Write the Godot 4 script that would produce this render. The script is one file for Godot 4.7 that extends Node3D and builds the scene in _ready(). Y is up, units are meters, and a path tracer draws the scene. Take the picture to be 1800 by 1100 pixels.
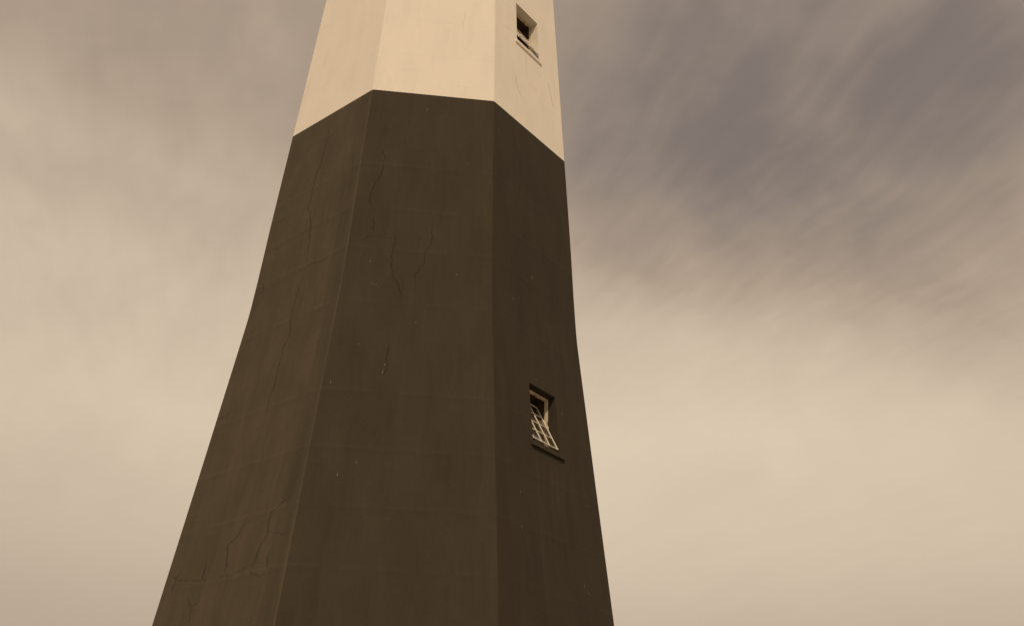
extends Node3D
# Eight-sided painted lighthouse seen from its foot under thin high cloud.

const RING_Y := 17.988        # height of the line between the dark and the pale paint
const PHI := -1.1892          # turn of the octagon
const HALF := PI / 8.0
const EDGE_R := 0.10          # rounding of the arrises
const U_KNOTS := [-18.2, -12.48, -9.36, -7.02, -5.46, -4.29, -3.12, -1.95, 0.0, 5.85, 15.0]
const R_KNOTS := [5.60, 4.965, 4.617, 4.363, 4.193, 4.125, 4.072, 4.010, 3.9, 3.577, 3.09]
const OPEN := [[-0.487, 0.465, -8.80, -7.415], [-0.487, 0.487, 2.93, 4.40]]   # left, right, bottom, top of the two openings
const INNER := 1.95           # apothem of the stair shaft inside

func _ready() -> void:
	camera_and_sky()
	ground()
	lighthouse()

# ---------------------------------------------------------------- camera, sky, sun
func camera_and_sky() -> void:
	var cam := Camera3D.new()
	cam.name = "camera"
	cam.fov = 35.535
	cam.far = 6000.0
	cam.position = Vector3(0, 1.6, 22.051)
	cam.rotation = Vector3(0.5124, -0.1107, 0.0284)
	add_child(cam)
	cam.current = true

	var env := Environment.new()
	env.background_mode = Environment.BG_SKY
	var sky := Sky.new()
	var sm := PanoramaSkyMaterial.new()
	sm.panorama = sky_picture(4096)
	sky.sky_material = sm
	env.sky = sky
	env.tonemap_mode = Environment.TONE_MAPPER_LINEAR
	env.tonemap_exposure = 1.05
	env.sdfgi_enabled = true
	env.ssao_enabled = true
	env.ssil_enabled = true
	var we := WorldEnvironment.new()
	we.name = "world_environment"
	we.environment = env
	add_child(we)

	var sun := DirectionalLight3D.new()
	sun.name = "sun"
	sun.light_energy = 0.6
	sun.light_color = Color(1.0, 0.89, 0.74)
	sun.light_angular_distance = 3.0
	sun.shadow_enabled = true
	add_child(sun)
	var az := deg_to_rad(-6.0)
	var el := deg_to_rad(44.0)
	var towards := Vector3(sin(az) * cos(el), sin(el), cos(az) * cos(el))
	sun.look_at_from_position(towards * 60.0, Vector3.ZERO, Vector3.UP)

func noise(kind: int, freq: float, octaves: int, sd: int) -> FastNoiseLite:
	var n := FastNoiseLite.new()
	n.noise_type = kind
	n.frequency = freq
	n.seed = sd
	n.fractal_type = FastNoiseLite.FRACTAL_FBM
	n.fractal_octaves = octaves
	return n

func sky_picture(w: int) -> ImageTexture:
	var h := w / 2
	var im := Image.create(w, h, false, Image.FORMAT_RGBF)
	var big := noise(FastNoiseLite.TYPE_SIMPLEX_SMOOTH, 1.0, 4, 11)
	var streak := noise(FastNoiseLite.TYPE_SIMPLEX_SMOOTH, 1.0, 4, 5)
	var blot := noise(FastNoiseLite.TYPE_SIMPLEX_SMOOTH, 1.0, 4, 21)
	var fine := noise(FastNoiseLite.TYPE_SIMPLEX_SMOOTH, 1.0, 3, 8)
	# thin places in the veil of cloud, all round the sky: azimuth, elevation, widths, strength
	var gaps := [[28.0, 39.0, 11.0, 7.2, 0.50], [13.0, 19.0, 13.0, 8.0, -0.05], [-24.0, 21.0, 13.0, 8.0, 0.11], [41.0, 27.0, 6.0, 4.5, 0.22], [35.0, 45.0, 8.0, 2.5, -0.10], [-82.0, 39.0, 15.0, 9.0, 0.42], [104.0, 35.0, 14.0, 8.0, 0.44], [168.0, 40.0, 15.0, 9.0, 0.44], [-138.0, 36.0, 14.0, 9.0, 0.44]]
	var els := [0.0, 10.0, 16.0, 22.0, 28.0, 34.0, 40.0, 50.0, 90.0]
	var cov := [0.55, 0.655, 0.86, 0.955, 0.86, 0.655, 0.46, 0.42, 0.40]
	var clear := Vector3(0.188, 0.157, 0.143)
	var thin := Vector3(0.386, 0.300, 0.230)
	var veil := Vector3(0.688, 0.560, 0.420)
	for y in h:
		var theta := (y + 0.5) / h * PI
		var el := 90.0 - rad_to_deg(theta)
		if el < 0.0:
			break
		var base := curve(els, cov, el)
		var sy := cos(theta)
		var sr := sin(theta)
		var lift := maxf(sy, 0.07)
		var low := smoothstep(6.0, 20.0, el)
		for x in w:
			var a := (x + 0.5) / w * TAU
			var dx := sin(a) * sr
			var dz := -cos(a) * sr
			var px := dx / lift
			var pz := dz / lift
			# along and across the streaks
			var along := px * 0.26 + pz * 0.97
			var across := -px * 0.97 + pz * 0.26
			var b := big.get_noise_3d(dx * 2.6, sy * 2.6, dz * 2.6)
			var s := streak.get_noise_2d(along * 1.7 + b * 0.6, across * 4.4 + b * 0.4)
			var f := fine.get_noise_2d(along * 5.0 + b, across * 17.0 + b)
			var c := base + low * 0.06 * b + smoothstep(12.0, 32.0, el) * 0.075 * blot.get_noise_3d(dx * 9.0 + b, sy * 12.0, dz * 9.0)
			var deg := rad_to_deg(a)
			var g := 0.0
			for q in gaps:
				var da: float = wrapf(deg - q[0] + b * 9.0, -180.0, 180.0) / q[2]
				var de: float = (el - q[1] + s * 2.0 + b * 5.0) / q[3]
				var e: float = da * da + de * de
				if e < 9.0:
					g += q[4] * exp(-0.5 * e * e / (1.0 + e))
			c -= g
			c += low * (0.025 + 0.042 * clampf(g * 2.0, 0.0, 1.0)) * s + smoothstep(14.0, 34.0, el) * (0.028 + 0.04 * clampf(g * 2.0, 0.0, 1.0)) * f
			c = minf(c, 1.06) if c > 0.12 else 0.12 * exp((c - 0.12) / 0.12)
			var col := clear.lerp(thin, maxf(c, 0.0) / 0.45) if c < 0.45 else thin.lerp(veil, (c - 0.45) / 0.55)
			im.set_pixel(x, y, Color(col.x, col.y, col.z))
	im.fill_rect(Rect2i(0, h / 2, w, h - h / 2), Color(0.36, 0.30, 0.22))
	return ImageTexture.create_from_image(im)

func curve(xs: Array, ys: Array, x: float) -> float:
	if x <= xs[0]:
		return ys[0]
	for i in range(1, xs.size()):
		if x <= xs[i]:
			var t: float = (x - xs[i - 1]) / (xs[i] - xs[i - 1])
			t = lerpf(t, t * t * (3.0 - 2.0 * t), 0.5)
			return lerpf(ys[i - 1], ys[i], t)
	return ys[-1]

# ---------------------------------------------------------------- helpers
func linear_color(r: float, g: float, b: float) -> Color:
	return Color(r, g, b).linear_to_srgb()

func put(called: String, mesh: Mesh, parent: Node) -> MeshInstance3D:
	var o := MeshInstance3D.new()
	o.name = called
	o.mesh = mesh
	parent.add_child(o, true)
	return o

func lin(xs: Array, ys: Array, x: float) -> float:
	if x <= xs[0]:
		return ys[0]
	for i in range(1, xs.size()):
		if x <= xs[i]:
			return lerpf(ys[i - 1], ys[i], (x - xs[i - 1]) / (xs[i] - xs[i - 1]))
	return ys[-1]

func apothem(u: float) -> float:
	return (lin(U_KNOTS, R_KNOTS, u - 0.25) + 2.0 * lin(U_KNOTS, R_KNOTS, u) + lin(U_KNOTS, R_KNOTS, u + 0.25)) * 0.25 * cos(HALF)

func face_angle(k: int) -> float:
	return PHI + (k + 0.5) * PI / 4.0

# a point from its place along, above and out from the axis on side k
func spot(k: int, s: float, u: float, n: float) -> Vector3:
	var a := face_angle(k)
	return Vector3(sin(a) * n + cos(a) * s, RING_Y + u, cos(a) * n - sin(a) * s)

func quad(st: SurfaceTool, p: Array, out: Vector3, uv: Array = []) -> void:
	# p round the quad; the front is turned towards out
	var order := [0, 1, 2, 0, 2, 3]
	var nn: Vector3 = (p[1] - p[0]).cross(p[2] - p[0])
	if nn.dot(out) > 0.0:
		order = [0, 2, 1, 0, 3, 2]
	for i in order:
		st.set_normal(out)
		if uv.size() == 4:
			st.set_uv(uv[i])
		else:
			st.set_uv(Vector2(p[i].x + p[i].z, p[i].y) * 0.3)
		st.add_vertex(p[i])

# a bar with a small chamfer, centre, half sizes, in its own axes
func bar(st: SurfaceTool, xf: Transform3D, c: Vector3, hs: Vector3, ch: float = 0.003) -> void:
	var e := minf(ch, minf(hs.x, minf(hs.y, hs.z)) * 0.6)
	var ax := [Vector3.RIGHT, Vector3.UP, Vector3.BACK]
	for i in 3:
		for sg in [-1.0, 1.0]:
			var n: Vector3 = ax[i] * sg
			var a: Vector3 = ax[(i + 1) % 3]
			var b: Vector3 = ax[(i + 2) % 3]
			var hn := hs[i]
			var ha := hs[(i + 1) % 3]
			var hb := hs[(i + 2) % 3]
			var f: Vector3 = c + n * hn
			quad_x(st, xf, [f - a * (ha - e) - b * (hb - e), f + a * (ha - e) - b * (hb - e), f + a * (ha - e) + b * (hb - e), f - a * (ha - e) + b * (hb - e)], n)
			# chamfers along b between +n and each side of a
			for sa in [-1.0, 1.0]:
				var m: Vector3 = (n + a * sa).normalized()
				var p0: Vector3 = c + n * hn + a * sa * (ha - e)
				var p1: Vector3 = c + n * (hn - e) + a * sa * ha
				quad_x(st, xf, [p0 - b * (hb - e), p1 - b * (hb - e), p1 + b * (hb - e), p0 + b * (hb - e)], m)

func quad_x(st: SurfaceTool, xf: Transform3D, p: Array, out: Vector3) -> void:
	var q := []
	for v in p:
		q.append(xf * v)
	quad(st, q, (xf.basis * out).normalized())

func begin() -> SurfaceTool:
	var st := SurfaceTool.new()
	st.begin(Mesh.PRIMITIVE_TRIANGLES)
	return st

func finish(st: SurfaceTool, m: Material, onto: ArrayMesh = null) -> ArrayMesh:
	st.set_material(m)
	return st.commit(onto)

# ---------------------------------------------------------------- ground
func ground() -> void:
	var pm := PlaneMesh.new()
	pm.size = Vector2(4000, 4000)
	var m := StandardMaterial3D.new()
	var t := NoiseTexture2D.new()
	t.width = 512
	t.height = 512
	t.seamless = true
	t.noise = noise(FastNoiseLite.TYPE_SIMPLEX_SMOOTH, 0.02, 5, 3)
	var gr := Gradient.new()
	gr.set_color(0, linear_color(0.28, 0.24, 0.175))
	gr.set_color(1, linear_color(0.43, 0.37, 0.27))
	t.color_ramp = gr
	m.albedo_texture = t
	m.roughness = 0.95
	m.uv1_scale = Vector3(600, 600, 1)
	pm.material = m
	var o := put("ground", pm, self)
	o.set_meta("kind", "structure")
	o.set_meta("label", "level ground spreading around the foot of the lighthouse")
	o.set_meta("category", "ground")

# ---------------------------------------------------------------- painted plaster
const TEX_W := 512
const SPAN_S := 4.3           # metres across a side's texture

# cracks on the dark sides, metres along the side and above the paint line
func cracks_of(k: int) -> Array:
	if k == 0:
		return [
			[[-0.02, -0.18], [0.06, -0.79], [0.01, -1.54], [-0.11, -2.02], [-0.11, -2.55], [-0.13, -3.00], [-0.00, -3.15], [0.09, -3.64], [0.17, -4.24], [0.24, -4.76]],
			[[0.24, -4.76], [0.12, -5.29], [0.08, -6.01], [0.24, -6.67], [0.11, -6.73], [0.12, -7.33], [0.12, -7.83], [0.07, -8.00], [0.09, -8.79]],
			[[-1.48, -3.69], [-0.95, -3.77], [-0.31, -3.63], [0.16, -3.70], [0.58, -3.64], [1.27, -3.67]],
			[[-0.21, -4.85], [0.21, -4.75], [0.44, -4.75], [0.83, -4.83], [1.08, -4.73]],
			[[-1.56, -4.93], [-1.25, -4.92], [-0.73, -4.89], [-0.38, -4.97]],
			[[-1.33, -4.63], [-1.25, -4.92]],
			[[-1.53, -2.82], [-1.12, -2.92], [-0.90, -2.89]],
			[[-1.50, -2.14], [-1.31, -2.22]],
			[[-1.04, -2.23], [-0.90, -2.19]],
			[[-0.64, -0.83], [0.06, -0.82], [0.65, -0.70]],
			[[-1.79, -11.52], [-1.53, -11.71], [-1.43, -11.75], [-0.93, -11.80], [-0.63, -11.86], [-0.20, -11.88]],
			[[-0.20, -11.88], [0.05, -11.86], [0.29, -11.89], [0.57, -11.83], [0.87, -11.77], [1.11, -11.75]],
			[[-1.42, -11.53], [-1.51, -11.72], [-1.55, -11.98]],
			[[-0.64, -11.49], [-0.62, -11.77], [-0.61, -11.88]],
			[[0.35, -10.72], [0.30, -10.88], [0.21, -11.05], [0.01, -11.22], [-0.08, -11.28], [0.01, -11.44], [0.07, -11.71], [0.07, -11.87]],
			[[1.67, -10.53], [1.46, -10.57], [1.32, -10.67], [1.10, -10.78], [1.03, -10.94], [1.12, -11.20], [0.99, -11.39], [0.93, -11.62], [0.90, -11.79], [0.91, -11.87]],
			[[1.12, -11.20], [1.54, -11.29], [1.73, -11.29]],
			[[1.34, -11.51], [1.28, -11.71], [1.33, -11.93]],
			[[0.78, -11.85], [0.94, -11.95], [1.18, -12.02], [1.34, -12.01]],
			[[-0.95, -12.11], [-0.81, -12.28], [-0.72, -12.34], [-0.46, -12.25]],
			[[-0.72, -12.34], [-0.66, -12.69]],
			[[-1.65, -8.15], [-1.16, -8.07]]]
	if k == 1:
		return [
			[[-1.25, -1.82], [-1.18, -1.91], [-1.08, -1.91], [-1.01, -2.17], [-1.02, -2.40], [-1.08, -2.80], [-1.20, -3.01], [-1.24, -3.46], [-1.12, -3.70], [-1.00, -3.90]],
			[[-1.11, -3.92], [-1.07, -4.41]],
			[[-1.41, -4.58], [-1.05, -4.40], [-0.74, -4.46], [-0.54, -4.42]],
			[[-0.54, -4.18], [-0.59, -4.56], [-0.61, -5.11], [-0.56, -5.38], [-0.38, -5.73], [-0.32, -6.08]],
			[[0.22, -3.73], [0.23, -4.43], [0.12, -4.72], [0.10, -5.04], [-0.06, -5.33], [-0.04, -5.83]],
			[[-0.48, -7.00], [-0.49, -7.39], [-0.48, -7.77], [-0.52, -7.97]],
			[[-1.76, -9.93], [-1.48, -9.98]]]
	return []

func pale_cracks_of(k: int) -> Array:
	if k == 1:
		return [
			[[0.62, 3.30], [0.66, 2.95], [0.60, 2.60], [0.64, 2.30]],
			[[-0.95, 0.72], [-0.60, 0.80], [-0.22, 0.74]],
			[[0.30, 0.42], [0.72, 0.36], [1.10, 0.41]]]
	if k == 2:
		return [
			[[-0.59, 1.63], [-0.56, 1.35], [-0.46, 1.12], [-0.36, 0.90]],
			[[0.88, 2.44], [0.98, 2.07], [1.10, 1.59]],
			[[-0.08, 1.66], [0.20, 1.72], [0.41, 1.68]],
			[[-1.10, 2.99], [-0.92, 3.07], [-0.75, 3.12], [-0.59, 3.13]],
			[[0.43, 2.40], [0.54, 2.38]]]
	return []

func chips_of(k: int) -> Array:
	if k == 1:
		return [[-0.13, -0.48, 4], [0.93, -2.08, 2], [-1.07, -5.07, 4], [-0.95, -5.67, 2], [-0.89, -5.68, 2], [0.82, -5.25, 2], [0.03, -6.58, 2], [-1.10, -7.21, 2], [-1.56, -8.14, 4], [-1.20, -10.12, 4], [-0.87, -9.85, 3], [-0.55, -7.82, 5], [-0.53, -7.65, 3]]
	if k == 2:
		return [[-0.14, -4.50, 6], [-0.87, -5.44, 4], [-1.03, -10.06, 3], [-1.07, -10.77, 3], [0.91, -11.49, 4], [1.03, -11.62, 3], [-0.21, -7.22, 3], [0.68, -7.72, 4], [1.32, -9.67, 2], [-1.33, -0.82, 2]]
	return []

func draw_cracks(field: PackedFloat32Array, w: int, h: int, lines: Array, top: float, span: float, sd: int, width: float) -> void:
	var rng := RandomNumberGenerator.new()
	rng.seed = sd
	var wob := noise(FastNoiseLite.TYPE_SIMPLEX_SMOOTH, 1.0, 3, sd)
	var serial := 0
	for line in lines:
		serial += 1
		var total: int = line.size() - 1
		for i in total:
			var p := Vector2(line[i][0], line[i][1])
			var q := Vector2(line[i + 1][0], line[i + 1][1])
			var upright := clampf(absf(q.y - p.y) / maxf(p.distance_to(q), 0.001), 0.0, 1.0)
			var steps := int(ceil(p.distance_to(q) / 0.006))
			for j in steps:
				var t := float(j) / steps
				var c := p.lerp(q, t)
				c += Vector2(wob.get_noise_2d(c.y * 5.0, serial * 9.0), wob.get_noise_2d(c.x * 5.0, serial * 9.0 + 4.0)) * 0.035
				var along := (i + t) / total
				var fade := clampf(minf(along, 1.0 - along) * 6.0, 0.35, 1.0)
				var thick := width * (0.75 + 0.5 * wob.get_noise_2d(c.x * 3.0 + 50.0, c.y * 3.0)) * (0.6 + 0.4 * fade) * (0.8 + 0.45 * upright)
				var px := (c.x / SPAN_S + 0.5) * w
				var py := (top - c.y) / span * h
				var rx := thick / SPAN_S * w
				var ry := thick / span * h
				for yy in range(int(py - ry * 2.0), int(py + ry * 2.0) + 2):
					for xx in range(int(px - rx * 2.0), int(px + rx * 2.0) + 2):
						if xx < 0 or yy < 0 or xx >= w or yy >= h:
							continue
						var d := Vector2((xx + 0.5 - px) / rx, (yy + 0.5 - py) / ry).length_squared()
						var v := exp(-d * 0.7) * fade * (0.58 + 0.6 * upright)
						var at := yy * w + xx
						if v > field[at]:
							field[at] = v

func plaster(k: int, dark: bool) -> StandardMaterial3D:
	var top := 0.0 if dark else 6.0
	var span := 14.0 if dark else 6.0
	var w := TEX_W
	var h := 1664 if dark else 704
	var seen := k < 3
	var crack := PackedFloat32Array()
	crack.resize(w * h)
	draw_cracks(crack, w, h, cracks_of(k) if dark else pale_cracks_of(k), top, span, 40 + k, (0.0165 if k == 0 else 0.0125) if dark else 0.009)
	var chip := PackedFloat32Array()
	chip.resize(w * h)
	var rng := RandomNumberGenerator.new()
	rng.seed = 900 + k + (50 if dark else 0)
	if dark:
		for c in chips_of(k):
			var px := int((c[0] / SPAN_S + 0.5) * w)
			var py := int((top - c[1]) / span * h)
			var lean := rng.randf_range(-0.25, 0.25)
			var tall: int = c[2] * 2 + 1
			for j in tall:
				var xx := px + int(round(lean * (j - tall * 0.5)))
				for e in (2 if j > tall / 2 else 1):
					chip[clampi((py + j - tall / 2) * w + xx + e, 0, w * h - 1)] = 0.35 + 0.65 * j / tall
		for c in 14:
			var px := rng.randi_range(20, w - 20)
			var py := rng.randi_range(10, h - 20)
			var tall := rng.randi_range(1, 4)
			for j in tall:
				chip[(py + j) * w + px] = rng.randf_range(0.12, 0.38)
	var patch := noise(FastNoiseLite.TYPE_SIMPLEX_SMOOTH, 1.0, 4, 20 + k)
	var drip := noise(FastNoiseLite.TYPE_SIMPLEX_SMOOTH, 1.0, 4, 60 + k)
	var grit := noise(FastNoiseLite.TYPE_SIMPLEX_SMOOTH, 1.0, 3, 100 + k)
	var seams := [-2.33, -3.61, -4.71, -6.12, -8.29, -9.54, -10.73, -11.9] if dark else [1.35, 2.6, 3.9, 5.2]
	var im := Image.create(w, h, false, Image.FORMAT_RGB8)
	var relief := Image.create(w, h, false, Image.FORMAT_RF)
	var side_light: float = [1.66, 1.03, 0.85][mini(k, 2)]  # light and shade of each side, painted into the tone of the dark paint
	var tone: Vector3 = Vector3(0.0505, 0.0411, 0.0284) * side_light if dark else Vector3(0.845, 0.805, 0.755)
	for y in h:
		var u := top - (y + 0.5) / h * span
		var seam := 0.0
		var which := 0
		for i in seams.size():
			var d: float = absf(u - seams[i])
			if d < 0.3:
				seam = d
				which = i + 1
		var side := apothem(u) * tan(HALF)
		for x in w:
			var s := ((x + 0.5) / w - 0.5) * SPAN_S
			var b := patch.get_noise_2d(s * 0.9, u * 0.45)
			var v := drip.get_noise_2d(s * 4.5 + b * 0.6, u * 0.28)
			var f := grit.get_noise_2d(s * 22.0, u * 22.0)
			var m := 1.0
			var z := 0.35 * f + 0.5 * b
			var at := y * w + x
			if dark:
				m += 0.115 * b + 0.075 * v + 0.05 * f
				# overpainted repairs with a soft edge, and the lap marks of the roller
				var rep := patch.get_noise_2d(s * 0.75 + 41.0, u * 0.55 + 7.0)
				m += 0.03 * smoothstep(0.16, 0.20, rep) - 0.03 * smoothstep(-0.20, -0.26, rep)
				z += 0.35 * smoothstep(0.16, 0.20, rep)
				m += 0.035 * sign(sin(s * 8.6 + 3.0 * b + floor(u * 0.55) * 2.1)) * smoothstep(0.05, 0.3, absf(v))
				if k == 0:
					# darker strip beside the arris, easing off on its rounding
					var e := side - s
					m -= 0.15 * smoothstep(0.62, 0.18, e + 0.12 * v) * smoothstep(0.02, 0.10, e) * (1.0 - 0.35 * absf(b))
				elif k == 2:
					# rain wash below the sill
					m += 0.12 * smoothstep(-8.9, -9.4, u) * smoothstep(-13.5, -10.0, u) * smoothstep(0.62, 0.42, absf(s - 0.03)) * (0.6 + 1.2 * v)
				if which > 0:
					var uu: float = u - seams[which - 1] + 0.02 * v
					var on := 0.5 + 0.9 * patch.get_noise_2d(s * 1.3 + which * 17.0, which * 5.0)
					m += 0.11 * clampf(on, 0.0, 1.0) * exp(-pow(uu / 0.035, 2.0)) - 0.06 * clampf(on, 0.0, 1.0) * exp(-pow((uu + 0.09) / 0.06, 2.0))
					z += 0.5 * exp(-pow(uu / 0.05, 2.0))
			else:
				m += 0.038 * b + 0.017 * v + 0.022 * f
				m -= 0.055 * smoothstep(0.18, 0.42, drip.get_noise_2d(s * 2.2 + 31.0, u * 0.5)) * (0.5 + 0.5 * v)
				if k == 2:
					m -= 0.07 * smoothstep(2.85, 2.6, u) * smoothstep(1.3, 2.4, u) * smoothstep(0.62, 0.40, absf(s)) * smoothstep(0.0, 0.3, v)
				if which > 0:
					m -= 0.02 * exp(-pow((u - seams[which - 1]) / 0.03, 2.0))
			var ck := crack[at]
			m *= 1.0 - ((0.39 if k == 0 else 0.36) if dark else (0.34 if k == 2 else 0.08)) * ck
			z -= 1.3 * ck
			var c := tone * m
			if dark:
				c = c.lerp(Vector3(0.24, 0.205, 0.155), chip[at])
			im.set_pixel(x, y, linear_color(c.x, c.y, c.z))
			relief.set_pixel(x, y, Color(z * 0.12 + 0.5, 0, 0))
	var mat := StandardMaterial3D.new()
	mat.resource_name = "dark_paint" if dark else "pale_paint"
	mat.albedo_texture = ImageTexture.create_from_image(im)
	mat.roughness = 0.85 if dark else 0.85
	mat.metallic_specular = 0.35
	if seen:
		mat.heightmap_enabled = true
		mat.heightmap_texture = ImageTexture.create_from_image(relief)
		mat.heightmap_scale = 2.4
	return mat

func plain_paint(dark: bool) -> StandardMaterial3D:
	var m := StandardMaterial3D.new()
	var t := NoiseTexture2D.new()
	t.width = 256
	t.height = 256
	t.seamless = true
	t.noise = noise(FastNoiseLite.TYPE_SIMPLEX_SMOOTH, 0.015, 5, 77)
	var g := Gradient.new()
	if dark:
		g.set_color(0, linear_color(0.036, 0.028, 0.0175))
		g.set_color(1, linear_color(0.043, 0.033, 0.021))
	else:
		g.set_color(0, linear_color(0.79, 0.74, 0.67))
		g.set_color(1, linear_color(0.85, 0.81, 0.74))
	t.color_ramp = g
	m.albedo_texture = t
	m.uv1_triplanar = true
	m.uv1_world_triplanar = true
	m.uv1_scale = Vector3(0.8, 0.8, 0.8)
	m.roughness = 0.88
	return m

# ---------------------------------------------------------------- the tower
func wall_band(low: float, high: float, dark: bool) -> ArrayMesh:
	var mesh: ArrayMesh = null
	var top := 0.0 if dark else 6.0
	var span := 14.0 if dark else 6.0
	var plain := plain_paint(dark)
	var hole: Array = OPEN[0 if dark else 1]
	for k in 8:
		var us := []
		var n := int(ceil((high - low) / 0.35))
		for i in n + 1:
			us.append(lerpf(low, high, float(i) / n))
		if k == 2:
			us = us.filter(func(v): return absf(v - hole[2]) > 0.05 and absf(v - hole[3]) > 0.05)
			us.append(hole[2])
			us.append(hole[3])
			us.sort()
		var st := begin()
		var rows := []
		for u in us:
			var ap := apothem(u)
			var slope := (apothem(u + 0.2) - apothem(u - 0.2)) / 0.4
			var side := ap * tan(HALF)
			var flat := side - EDGE_R * tan(HALF)
			var row := []    # s, n, turn of the normal
			for j in range(5, 0, -1):
				var be := HALF * j / 5.0
				row.append([-flat - EDGE_R * sin(be), ap - EDGE_R * (1.0 - cos(be)), -be])
			row.append([-flat, ap, 0.0])
			if k == 2:
				row.append([hole[0], ap, 0.0])
				row.append([hole[1], ap, 0.0])
			row.append([flat, ap, 0.0])
			for j in range(1, 6):
				var be := HALF * j / 5.0
				row.append([flat + EDGE_R * sin(be), ap - EDGE_R * (1.0 - cos(be)), be])
			rows.append([u, row, slope])
		for i in rows.size() - 1:
			var lo: Array = rows[i]
			var hi: Array = rows[i + 1]
			for j in lo[1].size() - 1:
				if k == 2 and j == 6 and lo[0] >= hole[2] - 0.001 and hi[0] <= hole[3] + 0.001:
					continue
				for c in [[lo, j], [hi, j], [hi, j + 1], [lo, j], [hi, j + 1], [lo, j + 1]]:
					var r: Array = c[0][1][c[1]]
					var u: float = c[0][0]
					var a: float = face_angle(k) + r[2]
					st.set_normal(Vector3(sin(a), -c[0][2], cos(a)).normalized())
					st.set_uv(Vector2(r[0] / SPAN_S + 0.5, (top - u) / span))
					st.add_vertex(spot(k, r[0], u, r[1]))
		st.index()
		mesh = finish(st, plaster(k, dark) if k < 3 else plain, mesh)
	# the sides of the window opening, through the thickness of the wall
	var st := begin()
	var l: float = hole[0]
	var r: float = hole[1]
	var b: float = hole[2]
	var t: float = hole[3]
	var ab := apothem(b)
	var at := apothem(t)
	var along := spot(2, 1, 0, 0) - spot(2, 0, 0, 0)
	var stop := 3.88 if dark else 3.175
	for part in 2:
		var nb := [ab, stop - 0.095][part] as float
		var nt := [at, stop - 0.095][part] as float
		var ne := [stop - 0.095, INNER][part] as float
		quad(st, [spot(2, l, b, nb), spot(2, l, t, nt), spot(2, l, t, ne), spot(2, l, b, ne)], along)
		quad(st, [spot(2, r, b, nb), spot(2, r, t, nt), spot(2, r, t, ne), spot(2, r, b, ne)], -along)
		quad(st, [spot(2, l, t, nt), spot(2, r, t, nt), spot(2, r, t, ne), spot(2, l, t, ne)], Vector3.DOWN)
		quad(st, [spot(2, l, b, nb), spot(2, r, b, nb), spot(2, r, b, ne), spot(2, l, b, ne)], Vector3.UP)
		if part == 0:
			mesh = finish(st, plain, mesh)
			st = begin()
	return finish(st, bare_brick(), mesh)

func bare_brick() -> StandardMaterial3D:
	var m := StandardMaterial3D.new()
	m.albedo_color = linear_color(0.075, 0.050, 0.032)
	m.roughness = 0.95
	return m

func inner_shaft() -> ArrayMesh:
	var st := begin()
	var us := [-17.9, OPEN[0][2], OPEN[0][3], OPEN[1][2], OPEN[1][3], 14.8]
	var side := INNER * tan(HALF)
	for k in 8:
		var ss := [-side, -0.487, 0.487, side]
		var a := face_angle(k)
		for i in us.size() - 1:
			for j in 3:
				if k == 2 and j == 1 and (i == 1 or i == 3):
					continue
				quad(st, [spot(k, ss[j], us[i], INNER), spot(k, ss[j], us[i + 1], INNER), spot(k, ss[j + 1], us[i + 1], INNER), spot(k, ss[j + 1], us[i], INNER)], -Vector3(sin(a), 0, cos(a)))
	return finish(st, bare_brick())

func roof_slab() -> ArrayMesh:
	var st := begin()
	for k in 8:
		var a := face_angle(k)
		var ap := apothem(15.0) + 0.35
		var hs := ap * tan(HALF)
		quad(st, [spot(k, -hs, 14.98, ap), spot(k, -hs, 15.4, ap), spot(k, hs, 15.4, ap), spot(k, hs, 14.98, ap)], Vector3(sin(a), 0, cos(a)))
		for v in [[15.4, Vector3.UP], [14.98, Vector3.DOWN]]:
			quad(st, [spot(k, -hs, v[0], ap), spot(k, hs, v[0], ap), Vector3(0.001, RING_Y + v[0], 0), Vector3(0, RING_Y + v[0], 0)], v[1])
	return finish(st, plain_paint(false))

func lighthouse() -> void:
	var root := Node3D.new()
	root.name = "lighthouse"
	add_child(root)
	root.set_meta("label", "tall eight-sided lighthouse tower, flared base painted black below and cream white above")
	root.set_meta("category", "lighthouse")
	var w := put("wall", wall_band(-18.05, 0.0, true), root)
	w.set_meta("label", "black painted lower wall with fine cracks and paint chips")
	w = put("wall", wall_band(0.0, 15.0, false), root)
	w.set_meta("label", "cream white painted upper wall")
	put("inner_wall", inner_shaft(), root)
	put("roof", roof_slab(), root)
	window(root, OPEN[0], 3.88, 27.5, true)
	window(root, OPEN[1], 3.175, 27.5, false)

func wood(seed_: int) -> StandardMaterial3D:
	var m := StandardMaterial3D.new()
	var t := NoiseTexture2D.new()
	t.width = 256
	t.height = 256
	t.seamless = true
	t.noise = noise(FastNoiseLite.TYPE_SIMPLEX_SMOOTH, 0.02, 5, seed_)
	var g := Gradient.new()
	g.offsets = PackedFloat32Array([0.0, 0.16, 0.24, 0.55, 1.0])
	g.colors = PackedColorArray([linear_color(0.10, 0.05, 0.025), linear_color(0.22, 0.12, 0.06), linear_color(0.58, 0.48, 0.34), linear_color(0.70, 0.62, 0.48), linear_color(0.76, 0.68, 0.54)])
	t.color_ramp = g
	m.albedo_texture = t
	m.uv1_triplanar = true
	m.uv1_scale = Vector3(0.9, 0.9, 0.9)
	m.roughness = 0.65
	return m

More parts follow.
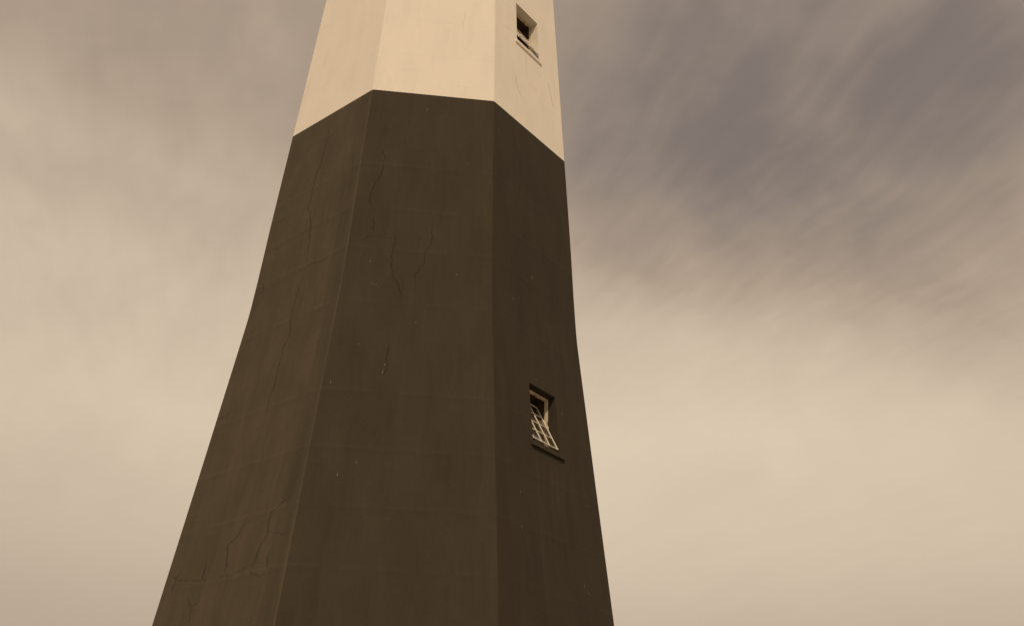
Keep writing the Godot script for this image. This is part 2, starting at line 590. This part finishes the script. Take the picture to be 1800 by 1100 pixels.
# a pivoted steel sash of twelve panes in a timber frame; local axes: x along the wall, y up, z outwards, origin at the pivot
func window(root: Node3D, open: Array, front: float, tilt: float, dark: bool) -> void:
	var l: float = open[0]
	var r: float = open[1]
	var b: float = open[2]
	var t: float = open[3]
	var mid := (l + r) * 0.5
	var uc := (b + t) * 0.5 - 0.01 if dark else 3.69
	var hw := (r - l) * 0.5 - 0.004
	var hh := t - uc - 0.012
	var id := Transform3D.IDENTITY
	var old := wood(31 if dark else 32)
	var white := StandardMaterial3D.new()
	white.albedo_color = linear_color(0.84, 0.80, 0.72)
	white.roughness = 0.5
	# frame: outer bead and deeper rebate on every side
	var st := begin()
	var fw := 0.030 if dark else 0.014
	var rw := 0.020 if dark else 0.010
	for sg in [-1.0, 1.0]:
		bar(st, id, Vector3(sg * (hw - fw * 0.5), 0, -0.014), Vector3(fw * 0.5, hh, 0.014))
		bar(st, id, Vector3(sg * (hw - rw), 0, -0.056), Vector3(rw, hh, 0.027))
		bar(st, id, Vector3(0, sg * (hh - fw * 0.5), -0.014), Vector3(hw - fw - 0.001, fw * 0.5, 0.0135))
		bar(st, id, Vector3(0, sg * (hh - rw), -0.056), Vector3(hw - rw * 2.0 - 0.001, rw, 0.0265))
	var win := put("window", finish(st, old), root)
	var a := face_angle(2)
	win.transform = Transform3D(Basis(Vector3.UP, a), spot(2, mid, uc, front))
	win.set_meta("label", "small window with white steel sash tilted open in the black wall" if dark else "small window with tilted sash in the cream wall")
	# sill, proud of the wall
	st = begin()
	var wall := apothem(b)
	var deep := wall - front + (0.07 if dark else 0.045)
	bar(st, id, Vector3(0.01, b - uc - 0.052, deep * 0.5 - 0.16), Vector3(hw + 0.09, 0.052, deep * 0.5 + 0.16), 0.008)
	put("sill", finish(st, plain_paint(dark)), win)
	# sash
	var tip := Transform3D(Basis(Vector3.RIGHT, -deg_to_rad(tilt)), Vector3(0, 0, 0))
	var sw := hw - 0.034
	var sh := hh - 0.040
	var bw := 0.0105
	st = begin()
	for sg in [-1.0, 1.0]:
		bar(st, tip, Vector3(sg * (sw - bw), 0, 0), Vector3(bw, sh, 0.014))
		bar(st, tip, Vector3(0, sg * (sh - bw), 0), Vector3(sw - bw * 2.0 - 0.001, bw, 0.0138))
	put("sash_frame", finish(st, white), win)
	var cw := (sw - bw * 2.0) * 2.0 / 3.0
	var chh := (sh - bw * 2.0) * 2.0 / 4.0
	for i in 2:
		st = begin()
		bar(st, tip, Vector3((i - 0.5) * cw, 0, 0.002), Vector3(0.0078, sh - bw * 2.0 - 0.001, 0.010))
		put("glazing_bar", finish(st, white), win)
	for i in 3:
		st = begin()
		bar(st, tip, Vector3(0, (i - 1) * chh, 0.001), Vector3(sw - bw * 2.0 - 0.001, 0.0078, 0.0085))
		put("glazing_bar", finish(st, white), win)
	var rng := RandomNumberGenerator.new()
	rng.seed = 7 if dark else 8
	for i in 3:
		for j in 4:
			var glass := StandardMaterial3D.new()
			glass.transparency = BaseMaterial3D.TRANSPARENCY_ALPHA
			glass.albedo_color = Color(0.36, 0.32, 0.22, rng.randf_range(0.10, 0.30))
			glass.roughness = 0.05
			st = begin()
			var lean := Basis(Vector3.RIGHT, rng.randf_range(-0.02, 0.02)) * Basis(Vector3.UP, rng.randf_range(-0.02, 0.02))
			var at := Transform3D(lean, Vector3((i - 1) * cw, (j - 1.5) * chh, -0.004))
			bar(st, tip * at, Vector3.ZERO, Vector3(cw * 0.5 - 0.004, chh * 0.5 - 0.004, 0.002), 0.0005)
			put("pane", finish(st, glass), win)
	# pivots on both sides and the stay on the bottom rail
	for sg in [-1.0, 1.0]:
		st = begin()
		bar(st, id, Vector3(sg * (sw + 0.008), 0, 0.012), Vector3(0.012, 0.035, 0.022))
		put("pivot", finish(st, old), win)
	st = begin()
	bar(st, id, Vector3(-0.12, -hh + 0.036, deep - 0.085), Vector3(0.17, 0.005, 0.005))
	bar(st, id, Vector3(0.065, -hh + 0.038, deep - 0.08), Vector3(0.016, 0.015, 0.015))
	put("stay", finish(st, white), win)
